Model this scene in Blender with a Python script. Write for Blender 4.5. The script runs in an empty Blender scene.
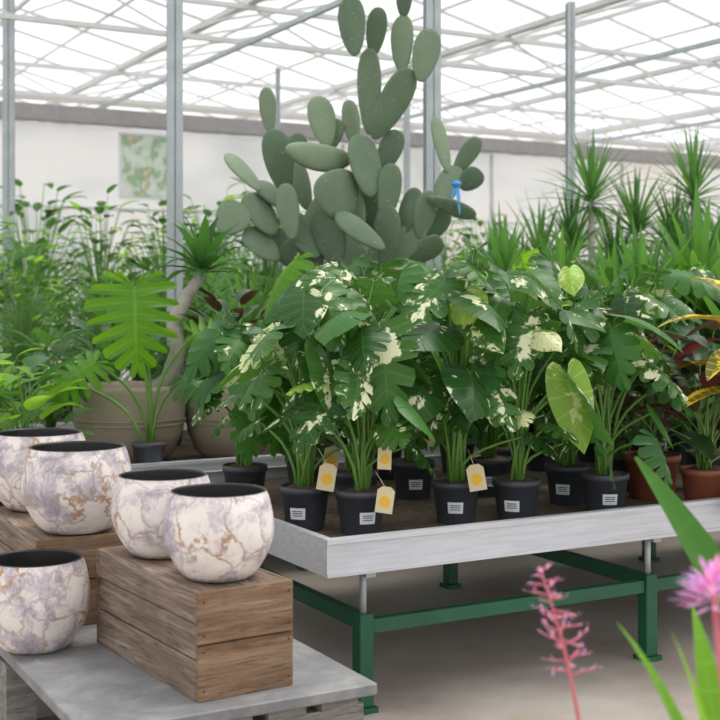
import bpy, math, random
from mathutils import Vector, Matrix
V=Vector
pi=math.pi
random.seed(7)
scene=bpy.context.scene
try:
    scene.view_settings.view_transform='Standard'
    scene.view_settings.look='None'
except Exception as e: print(e)

ANG=math.radians(29)
VX=V((math.cos(ANG),math.sin(ANG),0)); UX=V((-math.sin(ANG),math.cos(ANG),0))
C0=V((-.1155,4.375,0))
def W(v,u,z=0): return C0+VX*v+UX*u+V((0,0,z))

# ---------------- materials ----------------
def newmat(name):
    m=bpy.data.materials.new(name); m.use_nodes=True
    nt=m.node_tree; nt.nodes.clear()
    o=nt.nodes.new('ShaderNodeOutputMaterial'); b=nt.nodes.new('ShaderNodeBsdfPrincipled')
    nt.links.new(b.outputs[0],o.inputs[0]); return m,nt,b,o
def N(nt,t,**k):
    n=nt.nodes.new(t)
    for a,b in k.items(): setattr(n,a,b)
    return n
def math_(nt,op,a,b=None,c=None,clamp=False):
    n=nt.nodes.new('ShaderNodeMath'); n.operation=op; n.use_clamp=clamp
    for i,x in enumerate((a,b,c)):
        if x is None: continue
        if isinstance(x,(int,float)): n.inputs[i].default_value=x
        else: nt.links.new(x,n.inputs[i])
    return n.outputs[0]
def mixc(nt,f,a,b):
    n=nt.nodes.new('ShaderNodeMix'); n.data_type='RGBA'
    for i,x in ((0,f),(6,a),(7,b)):
        if isinstance(x,(int,float)): n.inputs[i].default_value=x
        elif isinstance(x,tuple): n.inputs[i].default_value=(*x[:3],1)
        else: nt.links.new(x,n.inputs[i])
    return n.outputs[2]
def ramp(nt,f,stops):
    n=nt.nodes.new('ShaderNodeValToRGB'); cr=n.color_ramp
    while len(cr.elements)<len(stops): cr.elements.new(.5)
    for e,(p,c) in zip(cr.elements,stops):
        e.position=p; e.color=(*c[:3],1) if isinstance(c,tuple) else (c,c,c,1)
    nt.links.new(f,n.inputs[0]); return n.outputs[0]
def noise(nt,vec,scale,detail=4,rough=.55,dist=0,out=0):
    n=N(nt,'ShaderNodeTexNoise'); n.inputs['Scale'].default_value=scale; n.inputs['Detail'].default_value=detail
    n.inputs['Roughness'].default_value=rough; n.inputs['Distortion'].default_value=dist
    if vec is not None: nt.links.new(vec,n.inputs['Vector'])
    return n.outputs[out]
def objco(nt,scale=(1,1,1)):
    t=nt.nodes.new('ShaderNodeTexCoord'); m=nt.nodes.new('ShaderNodeMapping'); m.inputs['Scale'].default_value=scale
    nt.links.new(t.outputs['Object'],m.inputs[0]); return m.outputs[0]
def bump(nt,b,h,strength=.3,dist=.01):
    n=nt.nodes.new('ShaderNodeBump'); n.inputs['Strength'].default_value=strength; n.inputs['Distance'].default_value=dist
    nt.links.new(h,n.inputs['Height']); nt.links.new(n.outputs[0],b.inputs['Normal'])
def vadd(nt,vec,col,amt):
    s=nt.nodes.new('ShaderNodeVectorMath'); s.operation='SUBTRACT'; nt.links.new(col,s.inputs[0]); s.inputs[1].default_value=(.5,.5,.5)
    k=nt.nodes.new('ShaderNodeVectorMath'); k.operation='SCALE'; nt.links.new(s.outputs[0],k.inputs[0]); k.inputs['Scale'].default_value=amt
    a=nt.nodes.new('ShaderNodeVectorMath'); a.operation='ADD'; nt.links.new(vec,a.inputs[0]); nt.links.new(k.outputs[0],a.inputs[1]); return a.outputs[0]

def plain(name,c,rough=.5,metal=0,var=.12,scale=12,bmp=0,stretch=(1,1,1)):
    m,nt,b,o=newmat(name); co=objco(nt,stretch); f=noise(nt,co,scale)
    nt.links.new(mixc(nt,f,tuple(x*(1-var*1.6) for x in c),tuple(min(1,x*(1+var*1.6)) for x in c)),b.inputs['Base Color'])
    b.inputs['Roughness'].default_value=rough; b.inputs['Metallic'].default_value=metal
    if bmp: bump(nt,b,f,bmp)
    return m

def leafmat(name,c1,c2,vein=(.2,.35,.1),vs=.35,nv=7,cream=None,camt=.5,thr=.64,trans=.3,rough=.36,under=None,spec=.3,vw=11.0,cf=15.0):
    m,nt,b,o=newmat(name)
    a=N(nt,'ShaderNodeAttribute',attribute_name='luv'); s=nt.nodes.new('ShaderNodeSeparateXYZ'); nt.links.new(a.outputs['Vector'],s.inputs[0])
    x=math_(nt,'ABSOLUTE',s.outputs[0]); t=s.outputs[1]; r=s.outputs[2]
    col=mixc(nt,r,c1,c2)
    fr=math_(nt,'FRACT',math_(nt,'MULTIPLY',t,float(nv)))
    d=math_(nt,'ABSOLUTE',math_(nt,'SUBTRACT',fr,.5))
    v1=math_(nt,'SUBTRACT',1.0,math_(nt,'MULTIPLY',d,vw),clamp=True)
    v2=math_(nt,'SUBTRACT',1.0,math_(nt,'MULTIPLY',x,18.0),clamp=True)
    vv=math_(nt,'MULTIPLY',math_(nt,'MAXIMUM',v1,v2),vs)
    col=mixc(nt,vv,col,vein)
    if cream:
        cb=nt.nodes.new('ShaderNodeCombineXYZ')
        nt.links.new(math_(nt,'MULTIPLY',t,cf),cb.inputs[0]); nt.links.new(math_(nt,'MULTIPLY',s.outputs[0],2.0),cb.inputs[1]); nt.links.new(math_(nt,'MULTIPLY',r,57.0),cb.inputs[2])
        n1=noise(nt,cb.outputs[0],1.0,5,.7)
        cb2=nt.nodes.new('ShaderNodeCombineXYZ')
        nt.links.new(math_(nt,'MULTIPLY',t,2.0),cb2.inputs[0]); nt.links.new(s.outputs[0],cb2.inputs[1]); nt.links.new(math_(nt,'MULTIPLY',r,31.0),cb2.inputs[2])
        n2=noise(nt,cb2.outputs[0],1.1,2,.5)
        k=math_(nt,'ADD',n1,math_(nt,'MULTIPLY',math_(nt,'SUBTRACT',n2,.5),camt*2))
        k=math_(nt,'MULTIPLY',math_(nt,'SUBTRACT',k,thr),14.0,clamp=True)
        col=mixc(nt,k,col,cream)
    geo=nt.nodes.new('ShaderNodeNewGeometry')
    uc=under if under else tuple(min(1,.5*(p+q)*1.35+.015) for p,q in zip(c1,c2))
    col2=mixc(nt,.65,col,uc)
    colf=mixc(nt,geo.outputs['Backfacing'],col,col2)
    nt.links.new(colf,b.inputs['Base Color']); b.inputs['Roughness'].default_value=rough
    b.inputs['Specular IOR Level'].default_value=spec
    tr=nt.nodes.new('ShaderNodeBsdfTranslucent')
    hs=nt.nodes.new('ShaderNodeHueSaturation'); hs.inputs['Saturation'].default_value=1.1; hs.inputs['Value'].default_value=1.9; hs.inputs['Hue'].default_value=.475
    nt.links.new(colf,hs.inputs['Color']); nt.links.new(hs.outputs[0],tr.inputs[0])
    mx=nt.nodes.new('ShaderNodeMixShader'); mx.inputs[0].default_value=trans
    nt.links.new(b.outputs[0],mx.inputs[1]); nt.links.new(tr.outputs[0],mx.inputs[2]); nt.links.new(mx.outputs[0],o.inputs[0])
    return m

M={}
M['mon']=leafmat('monstera_leaf',(.012,.062,.014),(.052,.155,.024),(.14,.28,.07),.28,7,cream=(.80,.82,.54),camt=.75,thr=.66,cf=10)
M['monv']=leafmat('monstera_leaf_marbled',(.03,.11,.018),(.055,.16,.025),(.16,.30,.09),.3,7,cream=(.82,.83,.56),camt=.55,thr=.56,cf=9)
M['mong']=leafmat('monstera_leaf_plain',(.085,.25,.025),(.14,.34,.035),(.30,.50,.13),.28,10,trans=.5,vw=14)
M['lime']=leafmat('lime_leaf',(.22,.44,.05),(.38,.56,.10),(.6,.72,.3),.4,7,trans=.4,cream=(.70,.74,.36),thr=.62,camt=.5)
M['creamleaf']=leafmat('cream_leaf',(.62,.66,.36),(.7,.7,.44),(.2,.38,.08),.3,7,trans=.3,cream=(.12,.28,.05),thr=.56)
M['dark']=leafmat('dark_leaf',(.014,.045,.016),(.045,.11,.035),(.10,.19,.07),.4,9,trans=.15,under=(.13,.05,.04),rough=.3)
M['red']=leafmat('aglaonema_leaf',(.05,.05,.02),(.14,.04,.03),(.35,.08,.09),.6,9,trans=.2,under=(.22,.05,.05),rough=.3)
M['green']=leafmat('green_leaf',(.018,.080,.018),(.055,.18,.03),(.12,.27,.06),.22,6,trans=.3)
M['bright']=leafmat('bright_leaf',(.11,.27,.03),(.20,.40,.06),(.28,.46,.12),.25,5,trans=.4)
M['palm']=leafmat('palm_leaf',(.03,.11,.03),(.09,.23,.05),(.12,.25,.08),.1,1,trans=.35)
M['yucca']=leafmat('yucca_leaf',(.035,.13,.025),(.11,.28,.05),(.2,.36,.10),.1,1,trans=.3)
M['croton']=leafmat('croton_leaf',(.10,.13,.02),(.25,.18,.03),(.75,.6,.06),.8,8,cream=(.80,.64,.05),camt=.8,trans=.25,thr=.52)
M['stem']=plain('green_stem',(.13,.28,.05),.45)
M['pinkstem']=plain('pink_stem',(.60,.16,.20),.45)
M['bract']=leafmat('bromeliad_bract',(.66,.20,.34),(.76,.40,.52),(.7,.3,.5),.1,1,trans=.3)
M['petal']=leafmat('bromeliad_petal',(.48,.25,.50),(.68,.42,.66),(.8,.6,.8),.1,1,trans=.3)
M['potg']=plain('grower_pot_plastic',(.055,.06,.075),.45)
M['potr']=plain('terracotta_plastic',(.26,.08,.042),.5)
M['soil']=plain('potting_soil',(.085,.05,.032),.95,scale=60,var=.5,bmp=.6)
M['bark']=plain('palm_bark',(.42,.39,.34),.8,scale=18,var=.3,bmp=.5)
M['beige']=plain('beige_ceramic',(.40,.33,.26),.6,scale=5,var=.16)
M['alu']=plain('aluminium_rim',(.58,.59,.63),.45,.2,scale=5,var=.18,stretch=(1,6,14))
M['galv']=plain('galvanised_steel',(.46,.50,.52),.5,.3,scale=10,var=.15)
M['roofsteel']=plain('roof_steel',(.66,.67,.66),.55,0,scale=2)
M['screen']=plain('shade_screen_cloth',(.86,.86,.84),.8,0,scale=3,var=.05)
M['beamb']=plain('brown_beam',(.36,.33,.34),.6)
M['gpaint']=plain('green_painted_steel',(.008,.095,.045),.4,scale=6,var=.3)
M['tagp']=plain('tag_paper',(.74,.62,.38),.7,scale=5,var=.04)
M['tagy']=plain('tag_yellow',(.9,.50,.04),.7,scale=5,var=.04)
M['label']=plain('label_white',(.80,.82,.85),.6,scale=5,var=.02)
M['ink']=plain('label_ink',(.1,.1,.12),.7)
M['blue']=plain('blue_ribbon',(.08,.35,.75),.6)
M['black']=plain('black_glaze',(.012,.011,.012),.45)
def slatem():
    m,nt,b,o=newmat('slate_board'); co=objco(nt)
    n=noise(nt,co,5,6,.7,.4); n2=noise(nt,objco(nt,(30,3,3)),1,4,.6)
    c=ramp(nt,n,[(.3,(.14,.14,.145)),(.5,(.23,.23,.235)),(.68,(.34,.335,.33))])
    c=mixc(nt,math_(nt,'MULTIPLY',n2,.3),c,(.15,.15,.155))
    n3=noise(nt,co,9,4,.6,1); c=mixc(nt,math_(nt,'MULTIPLY',math_(nt,'SUBTRACT',n3,.66),6,clamp=True),c,(.5,.49,.47))
    nt.links.new(c,b.inputs['Base Color']); b.inputs['Roughness'].default_value=.6; bump(nt,b,n,.25,.01); return m
M['slate']=slatem()

def wood(name,stretch,c1,c2,c3):
    m,nt,b,o=newmat(name); co=objco(nt,stretch)
    n=noise(nt,co,1.0,6,.62,.9); n2=noise(nt,objco(nt,(4,4,4)),1.0,4,.6)
    n3=noise(nt,objco(nt,tuple(x*4 for x in stretch)),1.0,5,.75,.3)
    c=ramp(nt,n,[(.28,c1),(.5,c2),(.68,c3)])
    c=mixc(nt,math_(nt,'MULTIPLY',math_(nt,'SUBTRACT',n2,.5),2.5,clamp=True),c,tuple(x*.6 for x in c2))
    c=mixc(nt,math_(nt,'MULTIPLY',math_(nt,'SUBTRACT',n3,.54),6.0,clamp=True),c,tuple(x*.4 for x in c1))
    vo=N(nt,'ShaderNodeTexVoronoi'); vo.inputs['Scale'].default_value=5.5; nt.links.new(objco(nt),vo.inputs['Vector'])
    kn=math_(nt,'SUBTRACT',1.0,math_(nt,'MULTIPLY',vo.outputs['Distance'],7.0),clamp=True)
    c=mixc(nt,math_(nt,'MULTIPLY',kn,.85),c,tuple(x*.35 for x in c1))
    nt.links.new(c,b.inputs['Base Color']); b.inputs['Roughness'].default_value=.85; b.inputs['Specular IOR Level'].default_value=.25; bump(nt,b,n3,.9,.008)
    return m
M['woody']=wood('crate_wood_long',(22,2.2,30),(.14,.095,.07),(.25,.185,.14),(.40,.32,.26))
M['woodx']=wood('crate_wood_end',(2.5,22,34),(.13,.075,.045),(.27,.17,.105),(.40,.28,.19))
M['woodg']=wood('weathered_plank',(3,20,30),(.16,.15,.14),(.30,.28,.26),(.45,.43,.40))

def marble():
    m,nt,b,o=newmat('marbled_glaze'); co=objco(nt)
    nc=noise(nt,co,6,4,.6,0,1); wv=vadd(nt,co,nc,.22)
    n=noise(nt,wv,9,6,.66); n4=noise(nt,co,5,3,.5,.5)
    c=ramp(nt,n,[(.35,(.36,.32,.37)),(.45,(.56,.50,.53)),(.52,(.77,.70,.66)),(.7,(.87,.81,.75))])
    vo=N(nt,'ShaderNodeTexVoronoi'); vo.feature='DISTANCE_TO_EDGE'; vo.inputs['Scale'].default_value=8; nt.links.new(wv,vo.inputs['Vector'])
    ed=math_(nt,'SUBTRACT',1.0,math_(nt,'MULTIPLY',vo.outputs[0],18.0),clamp=True)
    c=mixc(nt,math_(nt,'MULTIPLY',ed,.6),c,(.30,.26,.30))
    nf=noise(nt,wv,32,5,.78); msk=math_(nt,'MULTIPLY',math_(nt,'SUBTRACT',n4,.46),7.0,clamp=True)
    wide=math_(nt,'SUBTRACT',1.0,math_(nt,'MULTIPLY',vo.outputs[0],7.0),clamp=True)
    fl=math_(nt,'MULTIPLY',math_(nt,'SUBTRACT',math_(nt,'ADD',nf,math_(nt,'MULTIPLY',wide,.28)),.69),12.0,clamp=True)
    c=mixc(nt,math_(nt,'MULTIPLY',math_(nt,'MULTIPLY',fl,msk),.85),c,(.46,.25,.10))
    nt.links.new(c,b.inputs['Base Color']); b.inputs['Roughness'].default_value=.38; b.inputs['Specular IOR Level'].default_value=.35; bump(nt,b,nf,.1,.004)
    return m
M['marble']=marble()

def cactusmat():
    m,nt,b,o=newmat('prickly_pear_skin'); co=objco(nt)
    vo=N(nt,'ShaderNodeTexVoronoi'); vo.inputs['Scale'].default_value=19; nt.links.new(co,vo.inputs['Vector'])
    n=noise(nt,co,7,5,.65)
    a=N(nt,'ShaderNodeAttribute',attribute_name='luv'); s=nt.nodes.new('ShaderNodeSeparateXYZ'); nt.links.new(a.outputs['Vector'],s.inputs[0])
    c=mixc(nt,math_(nt,'ADD',math_(nt,'MULTIPLY',n,.45),math_(nt,'MULTIPLY',s.outputs[2],.55)),(.05,.10,.055),(.26,.34,.22))
    dot=math_(nt,'MULTIPLY',math_(nt,'SUBTRACT',.17,vo.outputs['Distance']),9.0,clamp=True)
    c=mixc(nt,math_(nt,'MULTIPLY',dot,.6),c,(.44,.44,.30))
    nt.links.new(c,b.inputs['Base Color']); b.inputs['Roughness'].default_value=.6; b.inputs['Specular IOR Level'].default_value=.3; bump(nt,b,dot,.6,.012)
    return m
M['cactus']=cactusmat()
def concrete():
    m,nt,b,o=newmat('concrete_floor'); co=objco(nt)
    n=noise(nt,co,1.2,6,.6); n2=noise(nt,co,9,5,.65); 
    c=ramp(nt,n,[(.3,(.30,.25,.22)),(.5,(.47,.405,.36)),(.7,(.60,.54,.49))])
    c=mixc(nt,math_(nt,'MULTIPLY',n2,.4),c,(.24,.20,.175))
    nt.links.new(c,b.inputs['Base Color']); b.inputs['Roughness'].default_value=.42; bump(nt,b,n2,.1,.01)
    return m
M['floor']=concrete()
def wallm():
    m,nt,b,o=newmat('white_polycarbonate_panel'); co=objco(nt,(.6,.5,.9))
    n=noise(nt,co,1.0,3,.5)
    c=ramp(nt,n,[(.35,(.86,.88,.88)),(.5,(.98,.98,.98)),(.7,(.98,.95,.93))])
    nt.links.new(c,b.inputs['Base Color']); b.inputs['Roughness'].default_value=.8
    tr=nt.nodes.new('ShaderNodeBsdfTranslucent'); nt.links.new(c,tr.inputs[0])
    mx=nt.nodes.new('ShaderNodeMixShader'); mx.inputs[0].default_value=.85
    nt.links.new(b.outputs[0],mx.inputs[1]); nt.links.new(tr.outputs[0],mx.inputs[2]); nt.links.new(mx.outputs[0],o.inputs[0])
    return m
M['wall']=wallm()
def posterm():
    m,nt,b,o=newmat('poster_print'); co=objco(nt,(2.2,2.2,2.2)); n=noise(nt,co,1.8,4,.6,.3)
    c=ramp(nt,n,[(.36,(.85,.82,.78)),(.48,(.70,.76,.66)),(.56,(.30,.48,.28)),(.62,(.8,.55,.4)),(.66,(.85,.83,.8))])
    nt.links.new(c,b.inputs['Base Color']); return m
M['poster']=posterm()
def matm():
    m,nt,b,o=newmat('bench_capillary_mat'); co=objco(nt); n=noise(nt,co,25,5,.7)
    nt.links.new(ramp(nt,n,[(.3,(.05,.035,.025)),(.7,(.18,.13,.095))]),b.inputs['Base Color']); b.inputs['Roughness'].default_value=.9; return m
M['mat']=matm()

# ---------------- mesh builder ----------------
class MB:
    def __init__(s): s.v=[];s.f=[];s.m=[];s.uv=[];s.mats=[];s.sm=[]
    def mi(s,k):
        if k not in s.mats: s.mats.append(k)
        return s.mats.index(k)
    def add(s,vs,fs,k,uv=None,smooth=True):
        o=len(s.v); i=s.mi(k); s.v+= [tuple(p) for p in vs]
        s.uv+= uv if uv else [(.3,.3,.5)]*len(vs)
        for f in fs: s.f.append(tuple(o+a for a in f)); s.m.append(i); s.sm.append(smooth)
    def mesh(s,name):
        me=bpy.data.meshes.new(name); me.from_pydata(s.v,[],s.f)
        for k in s.mats: me.materials.append(M[k])
        me.polygons.foreach_set('material_index',s.m); me.polygons.foreach_set('use_smooth',s.sm)
        at=me.attributes.new('luv','FLOAT_VECTOR','POINT'); at.data.foreach_set('vector',[c for t in s.uv for c in t])
        me.update(); return me
    def build(s,name,loc=(0,0,0),rz=0):
        return place(s.mesh(name),name,loc,rz)
def place(me,name,loc,rz=0,sc=1):
    ob=bpy.data.objects.new(name,me); scene.collection.objects.link(ob)
    ob.location=loc; ob.rotation_euler=(0,0,rz); ob.scale=(sc,sc,sc); return ob
def box(mb,a,b,k,bev=0):
    x0,y0,z0=a;x1,y1,z1=b
    if bev<=0:
        vs=[(x0,y0,z0),(x1,y0,z0),(x1,y1,z0),(x0,y1,z0),(x0,y0,z1),(x1,y0,z1),(x1,y1,z1),(x0,y1,z1)]
        mb.add(vs,[(0,3,2,1),(4,5,6,7),(0,1,5,4),(1,2,6,5),(2,3,7,6),(3,0,4,7)],k,smooth=False); return
    e=bev
    def ring(x0,y0,x1,y1,z,c): return [(x0+c,y0,z),(x1-c,y0,z),(x1,y0+c,z),(x1,y1-c,z),(x1-c,y1,z),(x0+c,y1,z),(x0,y1-c,z),(x0,y0+c,z)]
    R=[ring(x0+e,y0+e,x1-e,y1-e,z0,e*.5),ring(x0,y0,x1,y1,z0+e,e),ring(x0,y0,x1,y1,z1-e,e),ring(x0+e,y0+e,x1-e,y1-e,z1,e*.5)]
    vs=sum(R,[]); fs=[tuple(range(7,-1,-1)),tuple(range(24,32))]
    for r in range(3):
        for i in range(8): j=(i+1)%8; fs.append((r*8+i,r*8+j,r*8+8+j,r*8+8+i))
    mb.add(vs,fs,k,smooth=False)
def beam(mb,p,q,w,h,k):
    p=V(p);q=V(q);d=(q-p).normalized(); up=V((0,0,1)) if abs(d.z)<.95 else V((1,0,0))
    s=d.cross(up).normalized()*w/2; t=s.cross(d).normalized()*h/2
    vs=[p+s+t,p-s+t,p-s-t,p+s-t,q+s+t,q-s+t,q-s-t,q+s-t]
    mb.add(vs,[(0,1,2,3),(7,6,5,4),(0,4,5,1),(1,5,6,2),(2,6,7,3),(3,7,4,0)],k,smooth=False)
def tube(mb,pts,rad,k,n=7):
    vs=[];fs=[]; pts=[V(p) for p in pts]
    for i,p in enumerate(pts):
        d=(pts[min(i+1,len(pts)-1)]-pts[max(i-1,0)]).normalized()
        up=V((0,1,0)) if abs(d.y)<.9 else V((1,0,0)); s=d.cross(up).normalized(); t=s.cross(d)
        r=rad[i] if isinstance(rad,(list,tuple)) else rad
        for j in range(n): a=2*pi*j/n; vs.append(p+s*math.cos(a)*r+t*math.sin(a)*r)
    for i in range(len(pts)-1):
        for j in range(n): k2=(j+1)%n; fs.append((i*n+j,i*n+k2,(i+1)*n+k2,(i+1)*n+j))
    fs.append(tuple(range(n-1,-1,-1))); fs.append(tuple((len(pts)-1)*n+j for j in range(n)))
    mb.add(vs,fs,k)
def lathe(mb,prof,k,n=32,c=(0,0,0)):
    vs=[];fs=[]
    for r,z in prof:
        for j in range(n): a=2*pi*j/n; vs.append((c[0]+r*math.cos(a),c[1]+r*math.sin(a),c[2]+z))
    for i in range(len(prof)-1):
        for j in range(n): k2=(j+1)%n; fs.append((i*n+j,i*n+k2,(i+1)*n+k2,(i+1)*n+j))
    mb.add(vs,fs,k)
def disc(mb,r,z,k,n=24,c=(0,0)):
    vs=[(c[0]+r*math.cos(2*pi*j/n),c[1]+r*math.sin(2*pi*j/n),z) for j in range(n)]
    mb.add(vs,[tuple(range(n))],k,smooth=False)
def growpot(mb,r,h,k='potg',soil=True):
    lathe(mb,[(.0,0.001),(r*.74,0),(r*.76,.004),(r*.94,h*.84),(r*1.0,h*.85),(r*1.01,h),(r*.95,h),(r*.93,h*.84)],k,28)
    vs=[(0,0,h*.97)];n=20
    rr=random.Random(1)
    for q in (.5,.96):
        for j in range(n): a=2*pi*j/n; vs.append((r*q*math.cos(a),r*q*math.sin(a),h*(.98 if q<.9 else .91)+rr.uniform(-.005,.01)))
    fs=[(0,1+j,1+(j+1)%n) for j in range(n)]+[(1+j,21+j,21+(j+1)%n,1+(j+1)%n) for j in range(n)]
    mb.add(vs,fs,'soil')
def potlabel(mb,r,h,az,w=.06,lh=.045,z=None):
    z=z if z else h*.28; vs=[];n=4
    for i in range(n+1):
        a=az+(i/n-.5)*w/(r*.85)
        for zz in (z,z+lh):
            rr=r*(.76+.18*zz/(h*.84))+.003
            vs.append((rr*math.cos(a),rr*math.sin(a),zz))
    mb.add(vs,[(2*i,2*i+2,2*i+3,2*i+1) for i in range(n)],'label')
    for q in (.3,.5,.68):
        vs=[]
        for i in range(3):
            a=az+(i/2-.5)*w*.65/(r*.85)
            for zz in (z+lh*q,z+lh*(q+.08)):
                rr=r*(.76+.18*zz/(h*.84))+.0045; vs.append((rr*math.cos(a),rr*math.sin(a),zz))
        mb.add(vs,[(0,2,3,1),(2,4,5,3)],'ink')
def tag(mb,p,az,s=1.0,tilt=.15,roll=0):
    n=V((math.cos(az),math.sin(az),tilt)).normalized(); x=V((0,0,1)).cross(n).normalized(); y=n.cross(x)
    x,y=x*math.cos(roll)+y*math.sin(roll), y*math.cos(roll)-x*math.sin(roll)
    w=.03*s;h=.045*s; p=V(p)
    pts=[(-w,-h),(w,-h),(w,h*.7),(w*.5,h),(-w*.5,h),(-w,h*.7)]
    mb.add([p+x*a+y*b for a,b in pts]+[p+x*a+y*b-n*.002 for a,b in pts],[tuple(range(6)),tuple(range(11,5,-1))],'tagp',smooth=False)
    mb.add([p+n*.0015+x*(.019*s*math.cos(2*pi*j/14))+y*(.019*s*math.sin(2*pi*j/14)-.006*s) for j in range(14)],[tuple(range(14))],'tagy',smooth=False)
    tube(mb,[p+y*h*.8-n*.004,V((p.x*.6,p.y*.5,p.z+.09*s))],.0015,'tagp',4)

# ---------------- leaves ----------------
MARG=[(.03,-.02),(.20,-.17),(.50,-.24),(.82,-.16),(1.0,.04),(1.03,.26),(.95,.48),(.79,.67),(.54,.84),(.25,.97),(0,1.08)]
def mpt(s):
    s=max(0,min(.9999,s))*10; i=int(s); f=s-i; a=MARG[i]; b=MARG[i+1]
    return a[0]+(b[0]-a[0])*f, a[1]+(b[1]-a[1])*f
def monleaf(mb,B,D,Nn,L,Wd,k,rnd,R,split=True,lob=7,droop=.25,fold=.3,q=.40,gap=.30):
    B=V(B); D=V(D).normalized(); Nn=(V(Nn)-D*V(Nn).dot(D)).normalized(); S=D.cross(Nn)
    w=Wd/2; ph=R.uniform(0,6); FR=(0,.22,q,.72,1)
    for sd in (-1,1):
        vs=[];uv=[];fs=[]
        for j in range(lob):
            g=gap*R.uniform(.5,1.5) if (split and j>0) else .0
            lf=R.uniform(.90,1.05) if split else 1
            for i in range(4):
                for fr in FR:
                    c=(j+.5)/lob; s=(j+i/3)/lob
                    if fr>q: s=c+(s-c)*(1-g*((fr-q)/(1-q))**.7)
                    x,y=mpt(s); y0=max(0,(s-.3)/.7)*.92
                    fe=fr*(1-.07*((2*i/3-1)**2) if (split and fr==1) else 1)*(lf if fr>.5 else 1)
                    px=x*fe; py=y0+(y-y0)*fe
                    z=-droop*L*py*abs(py)-fold*w*(px**1.6)+.06*w*math.sin(ph+j*1.7+sd)*fr*(1 if split else .4)+(.05*w*math.cos((i/3)*pi*2)*fr if split else 0)
                    vs.append(B+S*(sd*px*w)+D*(py*L)+Nn*z); uv.append((sd*fr,(j+i/3)/lob,rnd))
            o=j*20
            for i in range(3):
                for r in range(4):
                    a=o+i*5+r; f=(a,a+5,a+6,a+1)
                    fs.append(f if sd<0 else f[::-1])
        mb.add(vs,fs,k,uv)
def blade(mb,B,D,L,Wd,k,rnd,bend=.6,n=6,prof='lance',fold=.25,Nn=None):
    p=V(B); d=V(D).normalized(); vs=[];uv=[];fs=[]
    step=L/n
    for i in range(n+1):
        t=i/n
        if prof=='lance': w=math.sin(pi*min(1,(t*.96+.02))**.8)**.8
        elif prof=='ovate': w=math.sin(pi*min(1,(t*.97+.02)**.65))**.75
        else: w=min(1,.55+t*2)*(1-t**2.5)+.01
        side=d.cross(V((0,0,1)) if Nn is None else V(Nn))
        if side.length<.05: side=V((1,0,0))
        side.normalize(); nn=side.cross(d).normalized(); h=w*Wd/2
        for s in (-1,-.5,0,.5,1):
            vs.append(p+side*s*h+nn*(abs(s)*fold*h)); uv.append((s,t,rnd))
        p=p+d*step; d=(d+V((0,0,-bend*step/L*(.4+t*1.4)))).normalized()
    for i in range(n):
        for j in range(4): a=i*5+j; fs.append((a,a+1,a+6,a+5))
    mb.add(vs,fs,k,uv)
def arc(p0,p3,lean=.6,n=6):
    p0=V(p0);p3=V(p3); h=(p3-p0).z; p1=p0+V((0,0,h*lean))+(p3-p0)*.1; p2=p3+V((0,0,-h*.18))-(V((p3.x-p0.x,p3.y-p0.y,0))*.35)
    out=[]
    for i in range(n+1):
        t=i/n; out.append(p0*(1-t)**3+p1*3*t*(1-t)**2+p2*3*t*t*(1-t)+p3*t**3)
    return out

def monstera(seed,H=.78,n=14,Ls=(.2,.34),spread=.3,potr=.1,poth=.17,kleaf='mon',special=(),label=None,tags=(),bias=None,extra=()):
    R=random.Random(seed); mb=MB(); growpot(mb,potr,poth)
    for i in range(n):
        t=(i+.5)/n; az=i*2.4+R.uniform(-.4,.4)
        if bias is not None and R.random()<.35: az=bias+R.uniform(-1,1)
        h=poth+.14+(H-.14)*(t**.75)*R.uniform(.88,1.05); r=spread*(1.05-.65*t)*R.uniform(.7,1.2)
        tip=V((r*math.cos(az),r*math.sin(az),h)); b=V((R.uniform(-.03,.03),R.uniform(-.03,.03),poth*.85))
        pts=arc(b,tip,.65); tube(mb,pts,[.008-.004*j/6 for j in range(7)],'stem',6)
        L=R.uniform(*Ls)*(1.0 if t>.25 else .8); dn=R.uniform(.05,1.4)*(1-.3*t)
        D=V((math.cos(az),math.sin(az),-dn)); Nn=V((math.cos(az)*.35,math.sin(az)*.35,1))+V((R.uniform(-.7,.7),R.uniform(-.7,.7),0))
        k=kleaf; rr=R.random(); acc=0
        for kk,pr in special:
            if acc<=rr<acc+pr: k=kk
            acc+=pr
        sz=.7 if k in('creamleaf','lime') else 1
        monleaf(mb,tip,D,Nn,L*.85*sz,L*R.uniform(.62,.82)*sz,k,R.random(),R,split=R.random()<.7,droop=R.uniform(.1,.5),fold=R.uniform(.15,.7))
    for (tip,D,Nn,L,Wd,k,sp) in extra:
        tube(mb,arc((0,-.02,poth*.85),tip,.65),[.008-.004*j/6 for j in range(7)],'stem',6)
        monleaf(mb,tip,D,Nn,L,Wd,k,R.random(),R,split=sp,droop=.12,fold=.22,gap=.38,q=.34)
    tube(mb,[(0,0,poth*.85),(.01,0,poth+.2),(.0,.01,poth+.42)],[.011,.009,.006],'stem',7)
    if label is not None: potlabel(mb,potr,poth,label)
    for (p,az,s) in tags: tag(mb,p,az,s,roll=R.uniform(-.2,.25))
    return mb
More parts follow.
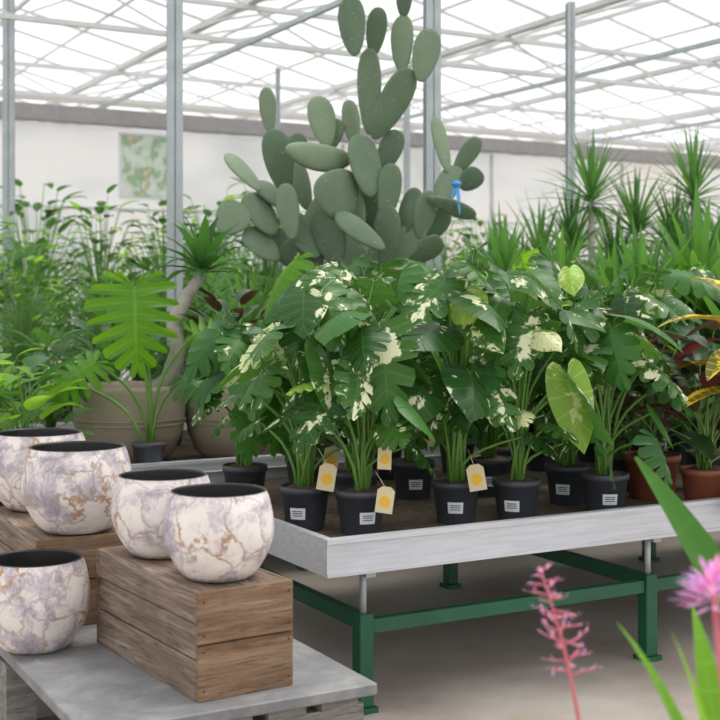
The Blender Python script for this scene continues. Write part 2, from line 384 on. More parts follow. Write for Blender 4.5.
def bush(seed,H,n,L,Wd,kleaf,kpot='potg',potr=.1,poth=.16,spread=.22,prof='ovate',bend=.6,up=.5,stemk='stem',k2=None):
    R=random.Random(seed); mb=MB(); growpot(mb,potr,poth,kpot)
    for i in range(n):
        t=(i+.5)/n; az=i*2.4+R.uniform(-.4,.4); h=poth+.05+(H-.05)*t**.8*R.uniform(.85,1.05); r=spread*(1-.6*t)*R.uniform(.5,1.1)
        tip=V((r*math.cos(az),r*math.sin(az),h))
        tube(mb,arc((R.uniform(-.03,.03),R.uniform(-.03,.03),poth*.85),tip,.6,5),[.005-.0005*j for j in range(6)],stemk,5)
        l=L*R.uniform(.7,1.15)
        blade(mb,tip,V((math.cos(az),math.sin(az),up*R.uniform(-.2,1.6))),l,Wd*R.uniform(.8,1.15),k2 if (k2 and i%3==0) else kleaf,R.random(),bend=bend*R.uniform(.6,1.6),prof=prof,n=7)
    return mb
def palm(seed,H,nf,L,potr=.14,poth=.25,npair=13,lw=.03,kpot='potg',kl='palm'):
    R=random.Random(seed); mb=MB(); growpot(mb,potr,poth,kpot)
    base=V((0,0,poth*.85))
    for i in range(nf):
        az=i*2.4+R.uniform(-.3,.3); el=R.uniform(.7,1.5)
        p=base.copy(); d=V((math.cos(az)*math.cos(el),math.sin(az)*math.cos(el),math.sin(el)))
        LL=(H-base.z)*R.uniform(.85,1.15); seg=12; pts=[p.copy()]; ds=[d.copy()]
        for j in range(seg):
            p=p+d*LL/seg; d=(d+V((math.cos(az)*.03,math.sin(az)*.03,-.13*(j/seg)*1.8))).normalized(); pts.append(p.copy()); ds.append(d.copy())
        tube(mb,pts,[.007*(1-.8*j/seg) for j in range(seg+1)],'stem',5)
        rr=R.random()
        for j in range(npair):
            t=.35+.65*j/(npair-1); a=min(seg-1,int(t*seg)); f=min(1,t*seg-a)
            q=pts[a].lerp(pts[a+1],f); dd=ds[a]; side=dd.cross(V((0,0,1)))
            if side.length<.01: side=V((1,0,0))
            side.normalize()
            l=L*.42*(math.sin(pi*(.25+.7*(t-.35)/.65))**.7)
            for s in (-1,1):
                blade(mb,q,side*s+dd*R.uniform(.5,.9)+V((0,0,.15)),l*R.uniform(.85,1.1),lw,kl,min(1,max(0,rr+R.uniform(-.2,.2))),bend=.8,n=4,prof='lance')
    return mb
def yucca(seed,trunks=((0,0,.4),),n=46,L=.5,Wd=.045,potr=.13,poth=.22,kl='yucca',kpot='potg',bend=.5,lo=-.15):
    R=random.Random(seed); mb=MB(); growpot(mb,potr,poth,kpot)
    for (x,y,h) in trunks:
        b=V((x,y,poth*.85)); tp=b+V((x*.6,y*.6,h))
        tube(mb,[b,b.lerp(tp,.5)+V((.01,.01,0)),tp],[.035,.03,.027],'bark',9)
        for i in range(n):
            t=i/n; az=i*2.4+R.uniform(-.2,.2); el=lo+(1.45-lo)*t**.9+R.uniform(-.12,.12)
            D=V((math.cos(az)*math.cos(el),math.sin(az)*math.cos(el),math.sin(el)))
            blade(mb,tp+V((0,0,.1*t)),D,L*R.uniform(.75,1.1),Wd,kl,R.random(),bend=bend*R.uniform(.4,1.5)*(1.2-t),prof='strap',n=6,fold=.35)
    return mb

# ---------------- shell ----------------
mb=MB(); box(mb,(-30,-8,-.1),(34,40,0),'floor'); mb.build('floor')
mb=MB()
wu=11.0
box(mb,(-16,wu+.02,0),(30,wu+.05,3.62),'wall')
for i in range(20):
    x=-16+i*2.44; box(mb,(x-.015,wu-.03,0),(x+.015,wu+.02,3.6),'roofsteel')
for z in (1.1,2.6): box(mb,(-16,wu-.035,z),(30,wu+.02,z+.03),'roofsteel')
mb.build('wall_back',(C0.x,C0.y,0),ANG)
mb=MB(); box(mb,(-16,wu-.2,3.63),(30,wu+.05,3.81),'beamb'); mb.build('header_beam',(C0.x,C0.y,0),ANG)
def poster(v,z,w,h,name='wall_poster'):
    mb=MB(); box(mb,(-w/2,-.02,-h/2),(w/2,.0,h/2),'poster'); box(mb,(-w/2-.03,-.015,-h/2-.03),(w/2+.03,.01,h/2+.03),'label'); p=W(v,wu-.05,z); mb.build(name,p,ANG)
poster(3.2,3.15,.7,.75); poster(10.2,2.6,.8,.6)
mb=MB(); u0,u1=1.0,34.0; pitch=3.2
for b in range(13):
    v0=-16+b*pitch; vr=v0+pitch/2; v2=v0+pitch
    beam(mb,(v0,u0,4.55),(v0,u1,4.55),.10,.06,'roofsteel'); beam(mb,(vr,u0,4.95),(vr,u1,4.95),.04,.04,'roofsteel')
    for vv,zz in ((v0+.8,4.76),(v0+2.4,4.76)): beam(mb,(vv,u0,zz),(vv,u1,zz),.025,.025,'roofsteel')
    for i in range(34):
        u=u0+i*1.0
        beam(mb,(v0,u,4.57),(vr,u,4.95),.022,.03,'roofsteel'); beam(mb,(vr,u,4.95),(v2,u,4.57),.022,.03,'roofsteel')
mb.build('ceiling',(C0.x,C0.y,0),ANG)
for ut in (3.5,7.8,12,16.2,20.4,24.6,28.8):
    mb=MB(); va,vb=-16,26
    beam(mb,(va,0,4.12),(vb,0,4.12),.05,.05,'roofsteel'); beam(mb,(va,0,4.48),(vb,0,4.48),.05,.05,'roofsteel')
    n=int((vb-va)/.8)
    for i in range(n):
        x=va+i*.8; beam(mb,(x,0,4.12 if i%2 else 4.48),(x+.8,0,4.48 if i%2 else 4.12),.018,.018,'roofsteel')
    if ut>11: box(mb,(va,.10,4.10),(vb,.40,4.14),'screen')
    mb.build('roof_truss',W(0,ut),ANG)
mb=MB()
for vt in (-5,-1,3,7,11,15,19):
    beam(mb,(vt,1,4.04),(vt,34,4.04),.045,.045,'galv')
mb.build('roof_pipe_rail',(C0.x,C0.y,0),ANG)
def column(x,y,w,h=4.5):
    mb=MB(); t=.012
    box(mb,(-w/2,-w/2,0),(w/2,-w/2+t,h),'galv'); box(mb,(-w/2,w/2-t,0),(w/2,w/2,h),'galv'); box(mb,(-t/2,-w/2,0),(t/2,w/2,h),'galv')
    box(mb,(-w/2-.04,-w/2-.04,0),(w/2+.04,w/2+.04,.02),'galv')
    mb.build('greenhouse_column',(x,y,0),.2)
column(-1.26,8.5,.105); column(.53,9.2,.11); column(-3.4,12.1,.11); column(2.12,12.6,.08); column(-.92,14,.05,4.1); column(.6,16.0,.07,4.1)

# ---------------- benches ----------------
def bench(name,v,u,Lb,Db,legs):
    mb=MB(); z0,z1=.527,.66; t=.014
    for (a,b) in (((0,0),(Lb,t)),((0,Db-t),(Lb,Db)),((0,t),(t,Db-t)),((Lb-t,t),(Lb,Db-t))):
        box(mb,(a[0],a[1],z0),(b[0],b[1],z1-.004),'alu')
    box(mb,(0,0,z1-.004),(Lb,.03,z1),'alu'); box(mb,(0,Db-.03,z1-.004),(Lb,Db,z1),'alu'); box(mb,(0,.03,z1-.004),(.03,Db-.03,z1),'alu'); box(mb,(Lb-.03,.03,z1-.004),(Lb,Db-.03,z1),'alu')
    box(mb,(-.001,-.008,z0),(Lb,0,z0+.012),'alu'); box(mb,(-.001,-.006,z1-.018),(Lb,0,z1-.001),'alu')
    box(mb,(t,t,.56),(Lb-t,Db-t,.585),'galv'); box(mb,(t,t,.585),(Lb-t,Db-t,.60),'mat')
    for x in legs:
        for y in (.1,Db-.25):
            box(mb,(x-.030,y-.030,.02),(x+.030,y+.030,.36),'gpaint',.004); box(mb,(x-.042,y-.042,0),(x+.042,y+.042,.02),'gpaint')
            tube(mb,[(x,y,.36),(x,y,.53)],.013,'galv',10)
        box(mb,(x-.02,.132,.30),(x+.02,Db-.282,.355),'gpaint'); box(mb,(x-.02,-.0+.04,.50),(x+.02,Db-.04,.56),'galv')
    for y in (.1,Db-.25):
        for a,b in zip(legs[:-1],legs[1:]): box(mb,(a+.032,y-.018,.285),(b-.032,y+.018,.335),'gpaint')
    for x in [.4+i*.6 for i in range(int(Lb/.6))]: box(mb,(x,.02,.535),(x+.03,Db-.02,.56),'galv')
    mb.build(name,W(v,u),ANG)
bench('growing_bench',0,0,4.2,1.85,(.2,1.56,2.92,3.9))
bench('growing_bench',-3.2,2.26,10.5,1.5,(.3,2.3,4.3,6.3,8.3,10.1))
bench('growing_bench',-4.5,4.6,14,1.4,(.3,3.3,6.3,9.3,12.3))
bench('growing_bench',-5.5,7.0,18,1.2,(.3,3.3,6.3,9.3,12.3,15.3,17.5))

# ---------------- display stand, crates, marbled pots ----------------
SC=V((-.63,3.31,0))
def S(v,u,z=0): return SC+VX*v+UX*u+V((0,0,z))
mb=MB()
box(mb,(-.10,0,.335),(.78,2.1,.37),'slate',.004)
for i,x in enumerate([-.07,.1,.27,.44,.61]):
    box(mb,(x,.03,.30),(x+.12,2.07,.333),'woodg')
for y in (.05,.95,1.95):
    box(mb,(-.08,y,.22),(.76,y+.1,.298),'woodg')
for y in (.05,.95,1.95):
    for x in (-.08,.3,.66): box(mb,(x,y,.1),(x+.1,y+.1,.22),'woodg')
for i,x in enumerate([-.08,.12,.32,.5,.66]): box(mb,(x,.03,.078),(x+.1,2.07,.1),'woodg')
for y in (.05,.95,1.95): box(mb,(-.08,y,0),(.76,y+.1,.078),'woodg')
mb.build('pallet_display_stand',S(0,0),ANG)
def crate(name,loc,wx,ly,h,ang=ANG,seed=1):
    mb=MB(); t=.016; g=.0035
    R=random.Random(seed)
    hs=[h*.36,h*.33,h*.31]; z=0
    for i,hh in enumerate(hs):
        for x0 in (0,wx-t): 
            o=R.uniform(-.003,.003); box(mb,(x0+o,t,z+g*(i>0)),(x0+t+o,ly-t,z+hh),'woody',.0025)
        z+=hh
    for y0 in (0,ly-t):
        box(mb,(-.002,y0,0),(wx+.002,y0+t,h*.52-g),'woodx',.0025); box(mb,(-.003,y0-.0015,h*.52),(wx+.001,y0+t,h),'woodx',.0025)
    box(mb,(t,t,h-t),(wx*.5-g,ly-t,h-.002),'woody'); box(mb,(wx*.5,t,h-t),(wx-t,ly-t,h-.002),'woody'); box(mb,(t,t,.0),(wx-t,ly-t,t),'woody')
    for x in (.015,wx-.015):
        for zz in (.03,h*.45,h*.6,h-.03):
            disc(mb,.0035,0,'black',6)
            for q in range(len(mb.v)-6,len(mb.v)):
                a=mb.v[q]; mb.v[q]=(a[0]+x,-.0025,a[1]+zz)
    mb.build(name,loc,ang)
crate('wooden_crate',(-.452,3.50,.37),.305,.755,.31,math.radians(33.5))
crate('wooden_crate',S(.05,1.06,.37),.36,.78,.31,ANG,2)
def mpot(x,y,z,R,h,rz):
    mb=MB()
    pr=[(0,0),(.50*R,0),(.58*R,.012*h)]
    for i in range(1,15):
        t=i/15; zz=h*t
        r=R*(.58+.42*math.sin(pi*min(1,t/.56)/2)**.85) if t<.56 else R*(1-.13*((t-.56)/.44)**1.8)
        pr.append((r,zz))
    pr+=[(R*.865,h*.985),(R*.865,h)]
    lathe(mb,pr,'marble',56)
    lathe(mb,[(R*.865,h),(R*.85,h*1.006),(R*.82,h*1.004),(R*.81,h*.98),(R*.9,h*.6),(R*.8,h*.25),(R*.4,.02*h+.006),(0,.02*h+.006)],'black',56)
    mb.build('marbled_planter_bowl',(x,y,z),rz)
mpot(-.418,3.70,.682,.164,.255,3.3)
mpot(-.635,4.03,.682,.164,.255,2.1)
mpot(-1.007,4.45,.682,.195,.297,4.0)
mpot(-1.265,4.92,.682,.195,.297,5.2)
mpot(-1.055,4.07,.37,.174,.290,1.2)

# ---------------- monsteras on the front bench ----------------
cam=-pi/2
Nf=(0,-.8,.6)
front=[(-.217,4.93,11,.84,cam-.3,[((.09,-.13,.22),cam+.2,1.15)],[((-.10,-.10,.78),(-.6,-.5,-.55),(-.2,-.6,.8),.22,.16,'creamleaf',True),((.10,-.12,.70),(.5,-.6,-.7),(.1,-.6,.7),.28,.22,'monv',True)]),
 (.004,4.83,12,.70,cam+.3,[((.09,-.14,.15),cam,1.1),((.09,-.07,.30),cam+.5,1.0)],[((.07,-.14,.80),(.12,-.25,-1),Nf,.37,.27,'monv',True),((-.12,-.16,.56),(-.45,-.5,-.7),(-.2,-.6,.7),.27,.22,'mon',True)]),
 (.389,5.07,13,.92,cam-.1,[((.07,-.14,.20),cam-.1,1.15)],[((.05,-.15,.62),(.5,-.5,-.6),(.1,-.7,.7),.30,.23,'monv',True),((-.05,-.1,.98),(-.5,-.5,-.5),(-.1,-.6,.8),.28,.22,'monv',True)]),
 (.64,5.11,14,.84,cam-.35,[],[((.18,-.16,.60),(.22,-.25,-1),Nf,.29,.18,'lime',False),((.02,-.14,.84),(-.2,-.5,-.7),(0,-.6,.8),.28,.22,'monv',True)]),
 (1.035,5.28,15,.74,cam+.05,[],[((-.1,-.12,.7),(-.4,-.5,-.5),(-.1,-.6,.8),.26,.2,'monv',True)]),
 (.242,5.70,16,.94,cam+.1,[((.05,-.13,.30),cam+.3,1.2)],[]),
 (.92,5.55,17,.90,cam-.4,[],[]),
 (-.51,5.54,18,.66,cam+.3,[],[]),
 (-.25,5.83,19,.92,cam-.2,[],[]),
 (.60,5.80,20,.94,cam,[],[]),
 (-.02,5.35,41,.88,cam,[((-.10,-.13,.24),cam-.2,1.1)],[]),
 (1.25,5.95,42,.84,cam,[],[]),]
for x,y,sd,H,lab,tg,ex in front:
    sp=(('monv',.2),('lime',.02),('green',.12))
    if sd in(14,17): sp=(('monv',.2),('creamleaf',.06),('lime',.06),('green',.12))
    if sd in(15,18,19): sp=(('green',.35),('monv',.08))
    monstera(sd,H=H,n=19,label=lab,tags=tg,special=sp,bias=cam,spread=.19 if sd in(18,19) else .26,extra=ex,Ls=(.19,.33)).build('variegated_monstera',(x,y,.60))
vars_=[monstera(60+i,H=.95,n=17,special=(('green',.3),('mong',.08),('monv',.1)),spread=.3).mesh('variegated_monstera') for i in range(3)]
R=random.Random(3)
for i,(v,u) in enumerate([(.8,1.62),(1.15,1.6),(1.6,1.6),(2.05,1.45),(2.4,1.05),(2.5,1.6),(2.9,1.3),(1.62,1.25)]):
    place(vars_[i%3],'variegated_monstera',W(v,u,.60),R.uniform(0,6),R.uniform(.98,1.12))
bush(5,.55,28,.36,.13,'dark','potr',.13,.2,.24,'lance',.8,.6,k2='red').build('aglaonema_plant',(1.33,5.70,.60))
bush(6,.5,22,.32,.12,'dark','potr',.105,.17,.2,'lance',.8,.6,k2='red').build('aglaonema_plant',(1.50,5.44,.60))
R=random.Random(8); mb=MB(); growpot(mb,.1,.17)
for i,(az,h,el,L) in enumerate([(3.3,.62,.25,.38),(2.8,.45,.1,.34),(3.9,.52,-.1,.34),(3.5,.35,.0,.34),(4.8,.5,.1,.3),(5.8,.6,.2,.3),(.5,.55,.2,.3),(1.7,.6,.3,.3),(2.3,.7,.8,.3),(4.4,.68,.9,.28)]):
    tip=(.06*math.cos(az),.06*math.sin(az),.17+h); tube(mb,arc((0,0,.15),tip,.6,5),.006,'bark',6)
    blade(mb,tip,(math.cos(az),math.sin(az),el),L,.15,'croton',R.random(),bend=.8,prof='ovate',n=8)
mb.build('croton_plant',(1.66,5.25,.60))
bush(9,.6,24,.34,.13,'dark','potg',.11,.18,.24,'lance',.8,.6,k2='red').build('aglaonema_plant',(1.66,5.95,.60))

# ---------------- second bench ----------------
R=random.Random(77); mb=MB(); growpot(mb,.09,.16)
specs=[((-.05,-.16,.97),(.10,-.35,-1),.48,.50),((-.26,-.10,.58),(-1,-.5,-.5),.34,.28),((-.38,.05,.46),(-1,.1,-.4),.28,.24),((.22,.1,.72),(1,.2,.0),.3,.26),((-.12,.15,.75),(-.5,.9,.1),.3,.28),((.2,-.15,.5),(.9,-.6,-.4),.26,.22)]
for i,(tip,D,L,Wd) in enumerate(specs):
    tube(mb,arc((R.uniform(-.03,.03),R.uniform(-.03,.03),.14),tip,.6,7),[.010-.0007*j for j in range(8)],'stem',7)
    monleaf(mb,tip,D,(D[0]*.3+.1,-.85,.5),L*.9,Wd,'mong' if i in(0,1,3) else 'green',R.random(),R,droop=.35,fold=.4,lob=10,gap=.5,q=.25)
mb.build('split_leaf_monstera',(-1.10,6.52,.60))
def bowl(R_,h):
    mb=MB(); pr=[(0,0),(R_*.55,0),(R_*.78,h*.12),(R_*.95,h*.4),(R_,h*.7),(R_*.96,h*.93),(R_*.97,h),(R_*.9,h),(R_*.9,h*.85)]
    lathe(mb,pr,'beige',48); disc(mb,R_*.91,h*.86,'soil',40)
    for zz in (.5,.56): lathe(mb,[(R_*.985,h*zz),(R_*1.004,h*(zz+.01)),(R_*.992,h*(zz+.025))],'beige',48)
    return mb
m=bowl(.31,.43)
R=random.Random(9)
pts=[(.1,0,.36),(.22,.0,.46),(.27,0,.62),(.24,.02,.78),(.33,.03,.95),(.4,.05,1.05)]
tube(m,pts,[.06,.055,.045,.045,.035,.03],'bark',10)
for i in range(26):
    az=i*2.4; el=.1+1.3*i/26; blade(m,V(pts[-1]),V((math.cos(az)*math.cos(el),math.sin(az)*math.cos(el),math.sin(el))),.36,.07,'green',R.random(),bend=1.2,prof='lance')
for i in range(20):
    az=i*2.4; r=.2; tip=V((.75*r*math.cos(az)-.05,r*math.sin(az),.45+.01*i)); blade(m,tip,V((math.cos(az),math.sin(az),.9)),.2,.06,'green',R.random(),bend=.8,prof='ovate')
m.build('planted_stone_bowl',(-1.28,6.95,.60))
m=bowl(.26,.41)
for i in range(34):
    az=i*2.4; r=.1+.05*(i%3); tip=V((r*math.cos(az),r*math.sin(az),.5+.012*i)); tube(m,arc((0,0,.34),tip,.5,4),.004,'stem',5); blade(m,tip,V((math.cos(az),math.sin(az),.6)),.24,.08,'dark',R.random(),bend=.7,prof='ovate')
m.build('planted_stone_bowl',(-.74,7.15,.60))

# cactus
mb=MB(); ox,oy,oz=-.12,7.6,.60
lathe(mb,[(0,0),(.2,0),(.26,.36),(.28,.37),(.28,.42),(.25,.42),(.24,.38)],'potg',32); disc(mb,.245,.385,'soil',32)
RC=random.Random(31)
def pad(cx,cy,L,Wd,ang,y=0,yaw=0,th=.13):
    c=V(((cx-340)*.0061,y*1.6,(300-cy)*.0061+1.5-oz)); a=math.radians(ang)
    ax=V((math.sin(a),0,math.cos(a))); sx=V((math.cos(a),0,-math.sin(a))); ny=V((0,1,0))
    yw=yaw if abs(yaw)>25 else yaw+RC.choice((-1,1))*RC.uniform(10,45)
    ya=math.radians(yw); s2=sx*math.cos(ya)+ny*math.sin(ya); n2=ny*math.cos(ya)-sx*math.sin(ya)
    tl=math.radians(RC.uniform(-16,16)); ax2=ax*math.cos(tl)+n2*math.sin(tl); n2=n2*math.cos(tl)-ax*math.sin(tl)
    hl=L*.0061/2*1.04; hw=Wd*.0061/2/max(.72,math.cos(ya)); ht=max(.016,hw*th); rn=RC.random()
    vs=[];fs=[];uv=[];nr,ns=14,24
    for i in range(nr+1):
        ph=-pi/2+pi*i/nr
        for j in range(ns):
            q=2*pi*j/ns; cr=max(.02,math.cos(ph))**.9*(1+.24*math.sin(ph)); sq=math.sin(q)
            vs.append(c+ax2*hl*math.sin(ph)+s2*hw*cr*math.cos(q)+n2*ht*max(.02,math.cos(ph))**.6*math.copysign(abs(sq)**.8,sq)); uv.append((0,0,rn))
    for i in range(nr):
        for j in range(ns): k=(j+1)%ns; fs.append((i*ns+j,i*ns+k,(i+1)*ns+k,(i+1)*ns+j))
    mb.add(vs,fs,'cactus',uv)
pads=[(352,27,60,27,-8,.0,10),(376,26,48,21,6,.12,20),(402,42,58,22,-4,.05,-20),(425,56,54,27,10,.0,10),(404,0,30,15,10,.05,0),
(392,104,76,29,24,.02,10),(369,88,84,24,5,.1,-20),(351,118,46,18,-6,.14,30),(268,111,44,17,-4,.0,20),(322,120,52,27,-8,.06,10),(330,135,40,20,25,.1,20),
(280,163,66,29,-18,.0,0),(296,150,40,20,5,.1,20),(244,173,50,18,-30,-.02,10),(320,161,26,62,4,-.1,0),(300,184,52,20,-22,.05,20),(338,198,48,44,-20,-.12,0),(365,168,62,31,3,-.06,10),
(388,193,54,24,6,-.04,-10),(389,150,46,24,28,.08,10),(408,213,50,20,22,.0,20),(232,219,34,36,40,-.02,10),(261,214,50,26,-22,.02,0),(290,214,54,22,-8,-.1,20),(275,196,50,22,-45,.08,10),
(442,144,58,15,-8,.05,30),(467,155,42,18,28,.04,10),(470,180,26,22,40,.0,0),(446,188,50,24,20,.02,15),(450,208,50,14,112,-.04,10),(424,215,48,22,8,.0,10),(436,225,40,22,40,.1,0),
(330,238,56,32,-14,-.08,0),(360,234,56,20,-52,-.16,0),(386,238,60,26,8,-.04,10),(304,236,52,26,-28,-.02,0),(345,222,70,40,4,.06,0),(318,214,50,24,35,.0,10),(262,245,44,24,-50,.0,0),(285,250,50,26,-40,.06,0),
(370,205,60,30,-10,.1,0),(405,245,54,26,35,.02,0),(425,250,40,22,60,.05,0),(308,262,60,30,-50,0,0),(380,268,70,34,30,.0,0),(345,275,80,42,0,.02,0,.3),(350,332,90,40,4,.03,20,.5),(347,400,96,38,-3,.03,0,.6),(320,300,60,32,-45,.05,0)]
for p in pads: pad(*p)
mb.build('prickly_pear_cactus',(ox,oy,oz))
mb=MB()
blade(mb,(0,0,0),(0.1,-.2,-1),.2,.03,'blue',.5,bend=.3,prof='strap'); blade(mb,(0,0,0),(-.3,-.2,-1),.14,.03,'blue',.5,bend=.3,prof='strap'); lathe(mb,[(.0,-.02),(.03,-.01),(.03,.01),(0,.02)],'blue',10)
mb.build('blue_ribbon',(.58,7.52,2.2))

# mesh library for the background
lib={}
lib['yucca']=[yucca(20,((0,0,.35),(.06,.04,.12)),44,.55,.06).mesh('yucca_plant'),yucca(21,((.03,0,.2),(-.06,.03,.5)),40,.6,.065).mesh('yucca_plant')]
lib['drac']=[yucca(22,((0,0,.9),(.07,.03,.5)),50,.5,.03,bend=1.2,kl='palm').mesh('dracaena_plant'),yucca(23,((-.05,0,.7),(.07,.03,1.1)),50,.55,.035,bend=1.0,kl='palm').mesh('dracaena_plant')]
lib['palm']=[palm(30,1.35,9,1.0).mesh('kentia_palm'),palm(31,1.5,10,1.0,lw=.04).mesh('kentia_palm'),palm(32,1.2,12,.8,lw=.022,npair=16,kl='yucca').mesh('areca_palm')]
lib['bush']=[bush(50,.65,34,.26,.11,'green',spread=.3).mesh('peace_lily'),bush(51,.6,34,.24,.1,'dark',spread=.3).mesh('philodendron_plant'),bush(52,.55,36,.2,.07,'bright',spread=.28).mesh('ficus_plant')]
lib['ficus']=[bush(53,1.45,110,.17,.07,'green',spread=.5,potr=.15,poth=.24).mesh('ficus_plant'),bush(54,1.3,110,.16,.06,'bright',spread=.48,potr=.15,poth=.24,k2='green').mesh('ficus_plant'),bush(55,1.55,110,.18,.08,'green',spread=.46,potr=.15,poth=.24,k2='bright').mesh('ficus_plant')]
cols=[(-1.26,8.5,.4),(.53,9.2,.4),(-3.4,12.1,.45),(2.12,12.6,.45),(-.12,7.6,.45),(-1.28,6.95,.62),(-.74,7.15,.6),(-1.10,6.52,.55),(.6,16.0,.4),(-.92,14,.4),(-1.67,6.2,.35)]
def ok(p):
    if abs(p.x/p.y)>.36: return False
    return all((p.x-a)**2+(p.y-b)**2>r**2 for a,b,r in cols)
def sc(kind,v,u,z,s=1,i=None):
    p=W(v,u,z)
    if not ok(p): return
    L_=lib[kind]; me=L_[R.randrange(len(L_)) if i is None else i]
    place(me,me.name.split('.')[0],p,R.uniform(0,6.28),s)
for j,(x,y,h,L,wd) in enumerate([(.86,7.35,.72,.40,.045),(1.22,7.55,.62,.48,.05),(1.62,7.15,.50,.60,.06),(1.98,7.30,.62,.68,.07),(1.42,6.75,.36,.5,.05),(2.02,6.75,.40,.6,.065)]):
    yucca(200+j,((0,0,h),(.08,.03,h*.55)),44,L,wd,kl='yucca',lo=.1,bend=.9).build('yucca_plant',(x,y,.60)); cols.append((x,y,.33))
for j,(x,y,h) in enumerate([(1.85,10.0,1.45),(2.25,10.2,1.2),(2.75,10.3,1.5),(1.1,9.7,.75),(1.5,10.4,.95),(.2,10.2,.6)]):
    yucca(220+j,((0,0,h),(-.09,.04,h*.7)),60,.6,.035,kl='palm',lo=-.4,bend=1.2).build('dracaena_plant',(x,y,.60)); cols.append((x,y,.3))
R=random.Random(12)
v=-3.0
while v<7:
    right=v>2.2
    for u in (2.5,2.95,3.5):
        if right: k='yucca' if R.random()<.7 else 'bush'
        elif v>1: k=R.choice(['bush','bush','yucca'])
        else: k='bush'
        sc(k,v+R.uniform(-.08,.08),u,.60,R.uniform(.8,1.05))
    v+=.42
v=-4.2
while v<9:
    for u in (4.9,5.6):
        k=R.choice(['palm','palm','bush','ficus','drac']) if v<3 else R.choice(['drac','palm','yucca','yucca'])
        sc(k,v+R.uniform(-.1,.1),u,.60,(R.uniform(.72,1.0) if k!='ficus' else .7) if v<3 else R.uniform(.8,1.05))
    v+=.62
v=-5.2
while v<12:
    for u in (7.25,7.9):
        k=R.choice(['palm','ficus','ficus','ficus','palm']) if v<6 else R.choice(['palm','drac','drac'])
        sc(k,v+R.uniform(-.1,.1),u,.60,R.uniform(.95,1.2) if v<6 else R.uniform(.8,1.1))
    v+=.6
v=-5
while v<16:
    sc(R.choice(['palm','ficus','ficus']),v,9.4,.0,R.uniform(1.4,1.65) if v<6 else R.uniform(1.1,1.5)); v+=.8
bush(90,.42,26,.22,.14,'bright',spread=.22,potr=.09,poth=.15,k2='green').build('pothos_plant',(-1.67,6.2,.60))

# ---------------- foreground bromeliads ----------------
mb=MB(); box(mb,(-.35,-.3,.37),(.45,.3,.40),'alu',.003)
for x in (-.3,.38):
    for y in (-.25,.22): box(mb,(x,y,0),(x+.04,y+.04,.37),'gpaint')
mb.build('plant_stand',(.62,2.2,0))
R=random.Random(4); mb=MB(); growpot(mb,.07,.12)
for i in range(10):
    az=i*2.4; el=.75+.5*i/10; blade(mb,(0,0,.1),V((math.cos(az)*math.cos(el),math.sin(az)*math.cos(el),math.sin(el))),.29*R.uniform(.7,1),.05,'bright' if i%2 else 'green',R.random(),bend=1.3,prof='strap',n=9)
H=.61; lean=-.09
pts=[V((lean*(t/10)**2,0,.1+(H-.1)*t/10)) for t in range(11)]
tube(mb,pts,[.006-.00045*t for t in range(11)],'pinkstem',8)
n=30
for i in range(n):
    t=i/n; z=H-.2*(1-t); q=(z-.1)/(H-.1); c=V((lean*q*q,0,z)); az=i*2.4
    l=(.048*(1-t)**.5+.012)*R.uniform(.7,1.25)
    d=V((math.cos(az),math.sin(az),R.uniform(-.1,.5))).normalized()
    tube(mb,[c,c+d*l*.9],[.0018,.0013],'pinkstem',5)
    for s in range(5):
        f=.35+.16*s; e=d+V((R.uniform(-.9,.9),R.uniform(-.9,.9),R.uniform(-.4,.9)))
        blade(mb,c+d*l*f,e,.013,.0045,'petal' if R.random()<.35 else 'bract',R.random(),bend=.1,n=2)
mb.build('flowering_bromeliad',(.42,2.3,.40))
R=random.Random(5); mb=MB(); growpot(mb,.08,.13)
for i,(az,el,L) in enumerate([(2.6,1.25,.48),(3.4,1.0,.36),(4.4,1.25,.42),(5.2,1.1,.45),(1.6,1.2,.5),(.4,1.1,.5),(.0,1.35,.56),(5.8,1.3,.53),(2.2,.8,.35),(3.2,1.4,.46)]):
    blade(mb,(0,0,.1),V((math.cos(az)*math.cos(el),math.sin(az)*math.cos(el),math.sin(el))),L,.07,'bright' if i%2 else 'mong',R.random(),bend=.9,prof='strap',n=10)
tube(mb,[(0,0,.1),(-.01,0,.35),(-.035,0,.60)],.006,'pinkstem',8)
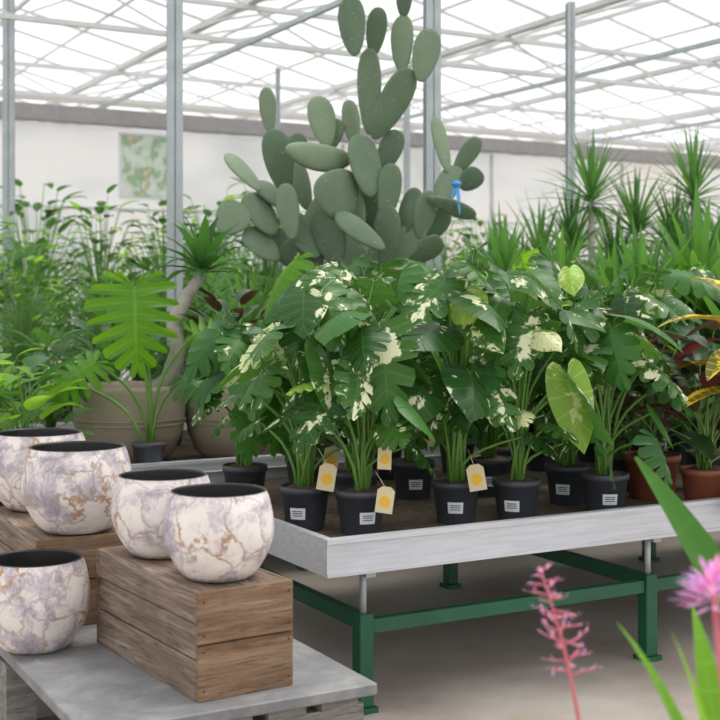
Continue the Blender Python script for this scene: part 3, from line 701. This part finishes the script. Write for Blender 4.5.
for i in range(110):
    az=i*2.4; t=i/110; el=-.5+2.0*t; d=V((math.cos(az)*math.cos(el)*1.3,math.sin(az)*math.cos(el),math.sin(el)*.5))
    blade(mb,V((-.035,0,.585+.03*t))+d*.02,d+V((R.uniform(-.3,.3),0,.1+R.uniform(-.2,.3))),.048*R.uniform(.6,1.15),.011,'petal' if R.random()<.6 else 'bract',R.random(),bend=.2,n=3)
mb.build('flowering_bromeliad',(.635,2.12,.40))
R=random.Random(15); mb=MB(); growpot(mb,.1,.16)
for i,(az,el,L) in enumerate([(3.1,1.10,.80),(2.9,1.3,.62),(4.2,1.3,.6),(.5,1.2,.8),(5,1.2,.7),(1.5,1.3,.8)]):
    blade(mb,(0,0,.14),V((math.cos(az)*math.cos(el),math.sin(az)*math.cos(el),math.sin(el))),L,.10,'green',R.random(),bend=.35,prof='lance',n=12,Nn=(0,-.8,.6))
mb.build('aspidistra_plant',(1.06,2.95,.0+.30))
mb=MB(); box(mb,(-.2,-.2,.27),(.2,.2,.30),'woodg',.003)
for x in (-.18,.14):
    for y in (-.18,.14): box(mb,(x,y,0),(x+.04,y+.04,.27),'woodg')
mb.build('plant_stool',(1.06,2.95,0))

# ---------------- light, camera ----------------
w=bpy.data.worlds.new('overcast'); scene.world=w; w.use_nodes=True; nt=w.node_tree; bg=nt.nodes['Background']
bg.inputs[0].default_value=(.98,.99,1,1); bg.inputs[1].default_value=1.3
sd=bpy.data.lights.new('sun','SUN'); sd.energy=2.2; sd.angle=math.radians(30); sd.color=(1,.97,.92)
so=bpy.data.objects.new('sun',sd); scene.collection.objects.link(so); so.rotation_euler=(math.radians(-12),math.radians(24),0)
cd=bpy.data.cameras.new('camera'); co=bpy.data.objects.new('camera',cd); scene.collection.objects.link(co)
co.location=(0,0,1.5); co.rotation_euler=(pi/2,0,0); cd.sensor_width=36; cd.lens=62.5; cd.shift_y=-60/720
cd.dof.use_dof=True; cd.dof.focus_distance=4.7; cd.dof.aperture_fstop=3.6; cd.clip_end=200
scene.camera=co
